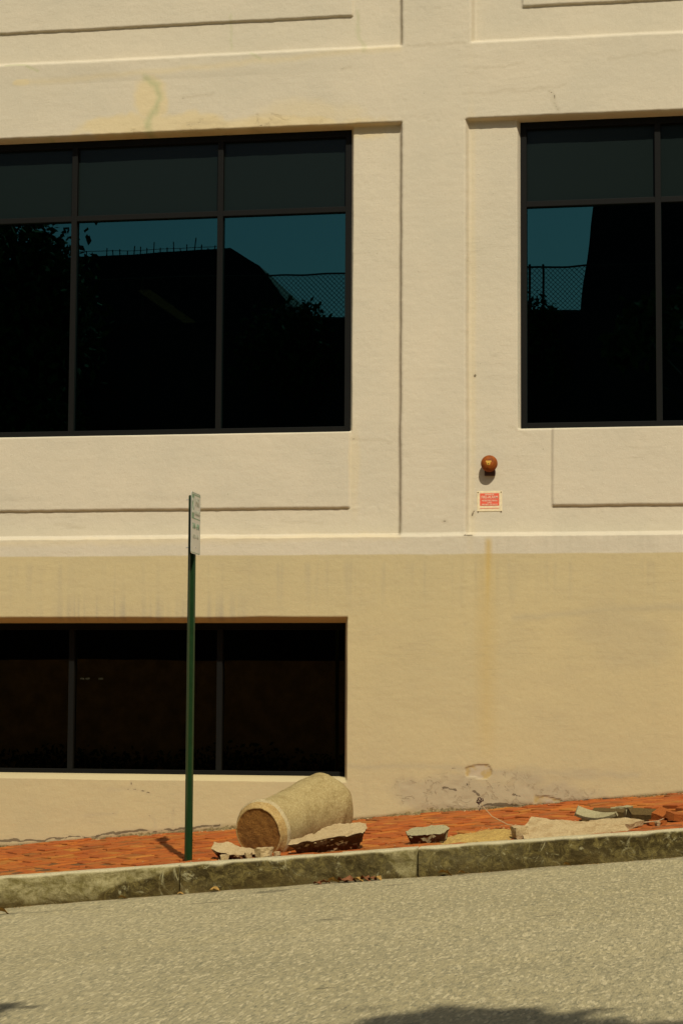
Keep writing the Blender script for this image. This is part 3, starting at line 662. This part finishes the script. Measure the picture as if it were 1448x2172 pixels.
o = rock('concrete_chunk', poly((-.15, -.06), (.0, -.10), (.13, -.07), (.155, .03), (.10, .08), (-.10, .08), (-.17, .03)), .10, m_concg, 9, .78, .022, 6, .02, True)
put(o, 1.115, -2.50, -.008, R(4), R(15)); tag(o, 'grey topped concrete chunk alone on the bricks left of the sand patch', 'concrete chunk')
o = rock('concrete_chunk', poly((-.05, -.06), (.05, -.05), (.06, .03), (.0, .09), (-.06, .06)), .085, m_conc, 11, .8, .014, 5)
put(o, 1.80, -2.72, 0, R(20)); tag(o, 'small pale angular stone between the sand patch and the flat slab', 'concrete chunk')
o = rock('concrete_slab', poly((-.34, -.20), (.10, -.21), (.42, -.17), (.36, .02), (.05, .12), (-.12, .17), (-.30, .26), (-.36, .0)), .05, m_conc, 13, .95, .012, 6)
put(o, 2.16, -2.62, .0, R(2), R(14), R(2)); tag(o, 'flat pale concrete slab lying along the kerb, under the curved shard', 'concrete slab')
o = rock('concrete_slab', poly((-.20, -.10), (.14, -.12), (.24, -.03), (.10, .10), (-.14, .10)), .035, m_conc, 14, .95, .012, 5)
put(o, 2.42, -2.50, .02, R(8), R(8), 0); tag(o, 'thin crumbling concrete piece between the flat slab and the brick hole', 'concrete slab')
o = rock('rubble_stone', poly((-.09, -.04), (.05, -.06), (.09, .0), (.05, .06), (-.06, .06)), .07, m_concg, 15, .8, .02, 5)
put(o, 2.455, -1.50, -.02, R(10)); tag(o, 'rounded grey stone at the back edge of the brick hole', 'stone')
small = [(-.155, -2.79, .05, 'tiny pale stone touching the foot of the drum'), (-.045, -2.80, .075, 'small tan stone right below the drum rim'), (-.33, -2.81, .045, 'flat chip under the left chunk'),
         (.05, -2.78, .03, 'crumb of concrete beside the drum rim'), (1.74, -2.55, .05, 'round pale pebble left of the flat slab'), (1.88, -2.60, .05, 'brown pebble on the corner of the flat slab'), (-1.02, .0, 0, ''), (1.30, -2.1, .03, ''), (2.66, -2.02, .04, 'pale pebble between the loose bricks and red brick bits'),
         (2.75, -2.50, .035, 'small pebble at the twig end by the kerb'), (.60, -2.93, .05, '')]
for i, (x, y, s, lb) in enumerate(small):
    if not lb: continue
    o = rock('pebble', [(s*math.cos(a)*random.uniform(.7, 1.1), s*.8*math.sin(a)*random.uniform(.7, 1.1)) for a in (0, 1, 2.1, 3.2, 4.2, 5.3)], s*.85, m_conc, 20+i, .8, s*.3, 3)
    put(o, x, y, 0, random.uniform(0, 3)); tag(o, lb, 'stone', 'small stones among the rubble')
# curved shard: a slice of a broken ring
b = MB(); n = 16
for i in range(n+1):
    a = R(238+54*i/n); ro, ri = .34, .312
    wv = .10*(1-(i/n)**2.2*.85)
    for (r, z) in ((ro, -wv/2), (ri, -wv/2), (ri, wv/2), (ro, wv/2)):
        b.v.append((r*math.cos(a)+.12, z, r*math.sin(a)+.34))
for i in range(n):
    for k in range(4): b.f.append((i*4+k, i*4+(k+1) % 4, i*4+4+(k+1) % 4, i*4+4+k))
b.f += [(0, 1, 2, 3), tuple(n*4+k for k in (3, 2, 1, 0))]
o = b.build('curved_shard', m_concg, None, .004); put(o, 2.22, -2.30, .075, R(-10), R(30), R(4)); tag(o, 'curved grey shard like a slice of broken pipe on the flat slab', 'concrete shard')
# loose bricks in and round the hole
m_dbrick = stone_mat('soiled brick', (.125, .078, .020), (.085, .048, .012), (.05, .03, .008), .5, 40)
m_rbrick = stone_mat('broken red brick', (.36, .10, .014), (.27, .068, .010), (.16, .05, .012), .4, 40)
def brick(x, y, dz, rz, rx, ry, mt, lb, s=(.2, .095, .057)):
    o = rock('loose_brick', [(-s[0]/2, -s[1]/2), (s[0]/2, -s[1]/2), (s[0]/2, s[1]/2), (-s[0]/2, s[1]/2)], s[2], mt, int(abs(x*100)), 1., .004, 4)
    put(o, x, y, dz, rz, rx, ry); tag(o, lb, 'brick', 'loose bricks in the hole')
brick(2.37, -1.86, .005, R(-8), R(10), R(6), m_dbrick, 'dark soiled loose brick left of two in the hole', (.24, .10, .075))
brick(2.62, -2.02, -.005, R(22), R(22), R(8), m_dbrick, 'dark olive loose brick tipped up, right of two in the hole', (.22, .11, .08))
brick(2.24, -1.72, -.01, R(5), 0, 0, m_dbrick, 'nearly buried dark brick at the left end of the hole', (.16, .09, .06))
brick(2.33, -1.50, .0, R(30), R(-8), 0, m_rbrick, 'orange red brick end behind the dark loose bricks', (.12, .09, .05))
brick(2.76, -2.10, .005, R(60), R(16), R(-14), m_rbrick, 'orange brick standing tilted at the right end of the hole', (.13, .09, .07))
brick(2.74, -2.38, -.02, R(15), R(-10), R(8), m_rbrick, 'broken red brick bit beside the twig near the kerb', (.13, .08, .05))
brick(2.90, -2.15, .0, R(40), R(8), R(10), m_rbrick, 'lifted red brick at the sunken right rim of the hole', (.2, .1, .05))
# bedding sand
xs2 = np.linspace(1.05, 1.95, 70); ys2 = np.linspace(-2.86, -1.85, 60); A, B = np.meshgrid(xs2, ys2); dS = SAND(A, B)
Zs = walk_z(A, B)+.014+.012*np.clip(1.25-dS, 0, 1)*2-.024+.010*fbm(A*7, B*7, 25, 5, .6)+.006*vn(A*28, B*28, 26)
kp = (dS+.3*fbm(A*5, B*5, 28, 3) < 1.35)[:-1, :-1]
o = link('sand', grid_mesh('sand', np.stack([A, B, Zs], -1), kp), m_sand); o['kind'] = 'stuff'; tag(o, 'patch of yellow bedding sand where the paving bricks are missing', 'sand')
# crumbs of brick, render and grit: along the wall foot, round the rubble, in the gutter
def crumbs():
    rd = random.Random(8); b = MB()
    def crumb(x, y, z, s):
        i = len(b.v); q = [Vector((rd.uniform(-1, 1), rd.uniform(-1, 1), rd.uniform(-.6, .8))).normalized()*s*rd.uniform(.6, 1) for _ in range(4)]
        for p in q: b.v.append((x+p.x, y+p.y, z+abs(p.z)*.8))
        b.f += [(i, i+1, i+2), (i, i+2, i+3), (i, i+3, i+1), (i+1, i+3, i+2)]
    for _ in range(1500):
        x = rd.uniform(-3.4, 3.3); y = -.035-abs(rd.gauss(0, .05)); crumb(x, y, float(walk_z(x, y))-.002, rd.choice((.006, .008, .011, .016)))
    for _ in range(500):
        x = rd.gauss(1.9, .5); y = rd.uniform(-2.85, -1.6); crumb(x, y, float(walk_z(x, y)), rd.choice((.006, .009, .015)))
    for _ in range(260):
        x = rd.gauss(.0, .45); y = rd.uniform(-2.85, -2.5); crumb(x, y, float(walk_z(x, y)), rd.choice((.006, .009, .014)))
    o = b.build('rubble_grit', m_conc); o['kind'] = 'stuff'; tag(o, 'crumbs of broken render and concrete scattered over the brick sidewalk', 'rubble')
    b.v = []; b.f = []
    for _ in range(1100):
        x = rd.uniform(-3.4, 3.6); y = -2.995-abs(rd.gauss(0, .035)); crumb(x, y, float(road_z(x, y)), rd.choice((.004, .006, .009)))
    o = b.build('gutter_litter', m_leafy); o['kind'] = 'stuff'; tag(o, 'fine brown grit and leaf litter lying in the gutter below the kerb', 'litter')
crumbs()
def weeds():
    rd = random.Random(4); b = MB()
    for _ in range(60):
        cx = rd.choice([rd.uniform(-3.2, -2.2), rd.uniform(-1.5, -.2), rd.uniform(.9, 3.0), rd.uniform(-3.2, 3.1)])
        for _ in range(6):
            x = cx+rd.gauss(0, .02); y = -.04-rd.random()*.03; z = float(walk_z(x, y)); h = rd.uniform(.008, .03); l = rd.gauss(0, .015); i = len(b.v)
            b.v += [(x-.002, y, z), (x+.002, y, z), (x+l, y-rd.random()*.01, z+h)]; b.f.append((i, i+1, i+2))
    o = b.build('weeds', simple_mat('dry weeds', (.16, .13, .04), .9)); o['kind'] = 'stuff'; tag(o, 'sparse dry weeds growing in the joint between sidewalk and wall', 'weeds')
weeds()
# leaves in the gutter
def leaf(x, y, s, rz, mt, lb, up=.006):
    rd = random.Random(int(x*999)); b = MB(); n = 7
    for i in range(n):
        t = i/(n-1); wv = s*.32*math.sin(math.pi*min(1, t*1.05))**.7; cz = .25*s*math.sin(t*3+rd.random())*rd.uniform(.4, 1)
        for k in (-1, 0, 1): b.v.append(((t-.5)*s, k*wv, cz+abs(k)*wv*rd.uniform(.3, .8)))
    for i in range(n-1):
        for k in (0, 1): b.f.append((i*3+k, i*3+k+1, i*3+k+4, i*3+k+3))
    o = b.build('fallen_leaf', mt); o.location = (x, y, float(road_z(x, y) if y < -2.95 else walk_z(x, y))+up); o.rotation_euler = (rd.uniform(-.4, .4), 0, rz)
    tag(o, lb, 'leaf', 'dry leaves in the gutter')
LF = [(.40, 'd'), (.46, 'd'), (.52, 'y'), (.58, 'd'), (.64, 'd'), (.69, 'y'), (.74, 'd'), (.79, 'd'), (.83, 'y')]
for i, (x, c) in enumerate(LF):
    leaf(x, -3.04-.03*random.random(), random.uniform(.07, .12), random.uniform(-.7, .7), m_leafd if c == 'd' else m_leafy, 'curled %s leaf, %s from the left in the leaf pile under the large slab' % ('reddish brown' if c == 'd' else 'yellow brown', ('first', 'second', 'third', 'fourth', 'fifth', 'sixth', 'seventh', 'eighth', 'ninth')[i]))
for x, y, s, lb in ((-.35, -3.03, .09, 'single yellow leaf in the gutter below the leftmost rubble chunk'), (-1.02, -3.04, .07, 'pale leaf in the gutter left of the sign post'), (1.30, -3.05, .11, 'long orange leaf in the gutter just right of the second kerb joint'), (1.42, -3.05, .06, 'short reddish leaf in the gutter beside the long orange leaf'), (2.15, -3.04, .06, 'small orange leaf in the gutter below the flat slab'), (-1.75, -3.52, .10, 'orange leaf on the road in the patched crack at the far left'), (-.60, -3.02, .05, 'small leaf right at the first kerb joint')):
    leaf(x, y, s, .1, m_leafy, lb)
# stalks
P = [Vector((1.76, -1.93, .215)), Vector((1.62, -1.90, .235)), Vector((1.50, -1.86, .29)), Vector((1.43, -1.84, .36)), Vector((1.405, -1.83, .405))]
pts = []
for i in range(len(P)-1):
    for k in range(4): pts.append(P[i].lerp(P[i+1], k/4))
pts.append(P[-1])
w_ = empty('dry_weed_stalk', tuple(P[0]), 'thin dry weed stalk with dark seed head arching over the bricks', 'weed')
q = [p-P[0] for p in pts]; MB().tube(q, [.0042-.0015*i/len(q) for i in range(len(q))], 5).build('stem', m_stalk, w_)
bb = MB(); rd = random.Random(2)
for k in range(16):
    p = q[-1]+Vector((rd.gauss(0, .010), rd.gauss(0, .008), rd.gauss(0, .018))); d = Vector((rd.gauss(0, 1), rd.gauss(0, 1), rd.gauss(0, 1))).normalized()*.012; bb.bar(p-d, p+d, .004, 5)
bb.build('seed_head', m_rustd, w_)
tp = [(2.44, -2.44, .285), (2.55, -2.44, .292), (2.66, -2.45, .298), (2.75, -2.46, .309), (2.79, -2.43, .325)]
tw = MB().tube(tp, [.003, .0045, .005, .0045, .003], 6).build('twig', m_stalk); tag(tw, 'pale thin twig lying over the rubble at the right by the kerb', 'twig')

# ------------------------------------------------------------------ the other side of the street (seen in the glass, and casting the shade at the bottom)
def leaves_cloud(clumps, n, s, seed):
    rg = np.random.RandomState(seed); W_ = np.array([c[3]**2.2 for c in clumps]); W_ /= W_.sum(); v = []; f = []
    V = np.zeros((n, 4, 3)); ci = rg.choice(len(clumps), n, p=W_)
    d = rg.normal(size=(n, 3)); d /= np.linalg.norm(d, axis=1)[:, None]; r = rg.rand(n)**.4
    cl = np.array([c[:3] for c in clumps])[ci]; rad = np.array([c[3] for c in clumps])[ci]
    ctr = cl+d*(r*rad)[:, None]*(1+.25*rg.normal(size=(n, 1))*.6)
    a = rg.normal(size=(n, 3)); a /= np.linalg.norm(a, axis=1)[:, None]; b = np.cross(a, rg.normal(size=(n, 3))); b /= np.linalg.norm(b, axis=1)[:, None]
    sz = s*(.6+.8*rg.rand(n))[:, None]
    V[:, 0] = ctr-a*sz; V[:, 1] = ctr+b*sz*.5; V[:, 2] = ctr+a*sz; V[:, 3] = ctr-b*sz*.5
    me = bpy.data.meshes.new('crown'); me.from_pydata(V.reshape(-1, 3).tolist(), [], np.arange(n*4).reshape(n, 4).tolist()); me.update(); return me
def tree(base, clumps, n, s, seed, label, tr=.2):
    t = empty('tree', base, label, 'tree'); B = Vector(base)
    me = leaves_cloud([(c[0]-B.x, c[1]-B.y, c[2]-B.z, c[3]) for c in clumps], n, s, seed); link('crown', me, m_leaf, t)
    mb = MB(); top = sum((Vector(c[:3]) for c in clumps), Vector())/len(clumps)-B; fork = Vector((top.x*.3, top.y*.3, top.z*.45))
    mb.tube([(0, 0, -.3), fork*.5+Vector((.05, 0, 0)), fork], [tr*1.3, tr, tr*.8], 9)
    for c in clumps:
        e = Vector(c[:3])-B; mid = fork.lerp(e, .5)+Vector((0, 0, .25)); mb.tube([fork, mid, e], [tr*.5, tr*.3, .02], 6)
    mb.build('trunk', m_bark, t)
# shade over the near lane: these clumps stand up-sun of the dark patches at the foot of the picture
def upsun(x, y, k): return (x+.375*k, y-k, float(road_z(x, y))+1.215*k)
cl = []
for x, y, k, r in ((2.35, -11.05, 7.0, 1.05), (1.7, -11.55, 7.3, 1.0), (2.3, -11.55, 7.4, 1.05), (2.28, -10.05, 6.6, .42), (2.66, -10.30, 6.9, .30), (1.85, -10.55, 6.8, .5), (3.7, -13.0, 8, 1.3), (2.4, -12.8, 8, 1.4), (4.0, -13.6, 9, 1.5), (.9, -12.3, 6.9, .8), (-.20, -8.66, 5.8, .26), (-.42, -8.75, 5.6, .3), (-.2, -9.75, 6.1, .50), (.5, -11.0, 6.4, .6)):
    cl.append((*upsun(x, y, k), r))
tree((5.4, -21.6, -.1), cl, 42000, .10, 3, 'leafy street tree behind the viewer shading the near lane', .2)
OW = MB().box((-40, -25.2, -3), (40, -24.6, 1.93)).build('retaining_wall', m_brown); tag(OW, 'low brown stone retaining wall across the street, mirrored in the low window', 'wall')
LOT = MB().box((-40, -30, -3), (40, -25.2, 1.75)).build('car_park', m_brown); LOT['kind'] = 'structure'
DK = MB().box((-40, -44, -3), (40, -30, 10.03)).build('parking_deck', m_bldg); tag(DK, 'tall dark parking structure across the street, mirrored in the upper windows', 'building')
fe = empty('chain_link_fence', (0, -30.1, 10.03), 'chain link fence along the top of the parking structure', 'fence')
fb = MB()
for x in list(np.arange(-22.6, 8, 3.05))+[-.85, -1.17]: MB().bar((x, 0, 0), (x, 0, 1.12), .03, 6).build('post', m_metal, fe)
MB().bar((-24, 0, 1.06), (8, 0, 1.06), .022, 6).bar((-24, 0, .03), (8, 0, .03), .012, 5).build('rail', m_metal, fe)
wm = MB(); s = .11
for i in range(int(32/s)):
    x0 = -24+i*s; wm.bar((x0, .0, .04), (x0+1.0, .0, 1.04), .0065, 3); wm.bar((x0+1.0, .012, .04), (x0, .012, 1.04), .0065, 3)
wm.build('wire_mesh', m_metal, fe)
hc_ = [(x, -24.1+.1*math.sin(x*3), -.35+.08*math.sin(x*1.7)+.3*(x+6)*.02, .5) for x in np.arange(-13, 8, .45)]
hm = leaves_cloud(hc_, 9000, .06, 31); hd_ = link('hedge', hm, m_leaf); hd_['kind'] = 'stuff'; tag(hd_, 'low dark hedge across the street at the foot of the brown wall', 'hedge')
# office block beyond with a parapet of thin rods
ob = empty('office_block', (-15, -46, 0), 'dark office block with rods along its parapet, mirrored in the left window', 'building')
b = MB(); b.v = [(-14, -8, 0), (3.4, -8, 0), (3.4, 0, 0), (-14, 0, 0), (-14, -8, 15.4), (2.9, -8, 15.4), (2.9, 0, 15.4), (-14, 0, 15.0), (3.5, 0, 14.4), (4.7, 0, 13.9), (4.9, 0, 0), (4.9, -8, 0), (4.7, -8, 13.9), (3.5, -8, 14.4)]
b = MB(); out = [(-14, 0), (4.9, 0), (4.75, 13.6), (3.9, 14.7), (3.0, 15.25), (-2, 15.12), (-14, 15.05)]; n = len(out)
b.v = [(x, 0, z) for x, z in out]+[(x, -8, z) for x, z in out]; b.f = [tuple(range(n)), tuple(range(n, 2*n))[::-1]]+[(k, n+k, n+(k+1) % n, (k+1) % n) for k in range(n)]
b.build('wall', m_bldg, ob)
b = MB(); rd = random.Random(6)
for k in range(40): x = -6+k*.222; b.bar((x, -.1, 15.0), (x+rd.gauss(0, .02), -.1, 15.38+rd.gauss(0, .09)), .018, 4)
b.bar((-6, -.1, 15.28), (2.7, -.1, 15.33), .010, 4)
b.build('parapet_rods', m_metal, ob)
tb = empty('tower_block', (7.2, -36, 0), 'tall plain dark tower mirrored in the right window', 'building')
b = MB(); out = [(-7.75, 10.04), (7, 10.04), (7, 22), (-7.0, 22), (-7.15, 14.5)]; n = len(out)
b.v = [(x, 0, z) for x, z in out]+[(x, -6, z) for x, z in out]; b.f = [tuple(range(n)), tuple(range(n, 2*n))[::-1]]+[(k, n+k, n+(k+1) % n, (k+1) % n) for k in range(n)]
b.build('wall', m_bldg, tb)
tree((-13.2, -27.8, 1.75), [(-14, -27.8, 9, 2.2), (-13.0, -28, 10.5, 1.9), (-15.5, -28, 11.5, 2.2), (-12.2, -27.8, 9.4, 1.5), (-14.2, -27.6, 12.6, 1.5), (-12.3, -27.7, 11.0, 1.0), (-15.2, -27.5, 13.4, 1.1), (-11.6, -27.6, 10.4, .7), (-13.6, -27.8, 7.2, 1.8), (-12.2, -27.8, 7.4, 1.2)], 24000, .12, 5, 'dark leafy tree across the street mirrored at the left of the left window', .25)
for k, (x, y, z, r, lb) in enumerate(((-7.0, -29.6, 9.5, .95, 'bushy shrub mirrored behind the chain link fence, taller one'), (-6.4, -29.6, 9.7, .6, 'small shrub mirrored beside the taller bushy shrub'), (-1.1, -29.6, 9.6, .7, 'shrub mirrored at the left edge of the right window'))):
    tree((x, y, 1.75), [(x, y, z, r), (x-.3, y, z-.5, r*.9), (x+.2, y, z+.4, r*.5), (x+.5, y, z-.8, r*.8)], 1500, .07, 20+k, lb, .08)
# a dim strip light on the office ceiling behind the left window
M = Mat('lamp diffuser'); M.p.inputs['Emission Color'].default_value = (1, .8, .25, 1); M.p.inputs['Emission Strength'].default_value = 1.3; M.fin((.6, .55, .3), .6)
cl_ = empty('ceiling_light', (-2.41, 3.15, 5.2), 'dim yellow strip light hanging inside behind the left window', 'ceiling light')
MB().box((-.07, -.92, 0), (.07, .92, .05)).build('housing', m_room, cl_, bevel=.005); MB().box((-.06, -.90, -.015), (.06, .90, 0)).build('diffuser', M.m, cl_)

M2 = Mat('bright lamp'); M2.p.inputs['Emission Color'].default_value = (1, .9, .7, 1); M2.p.inputs['Emission Strength'].default_value = 22; M2.fin((.6, .6, .5), .6)
il = empty('lamp_row', (-3.47, 4.0, 1.36), 'row of tiny bright lamp panels glinting deep inside the low window', 'lamp')
MB().box((-.12, .02, -.03), (.22, .05, .03)).build('mount', m_room, il)
for x in (-.065, -.005, .14): MB().box((x-.02, 0, -.009), (x+.02, .02, .009)).build('lamp_panel', M2.m, il)
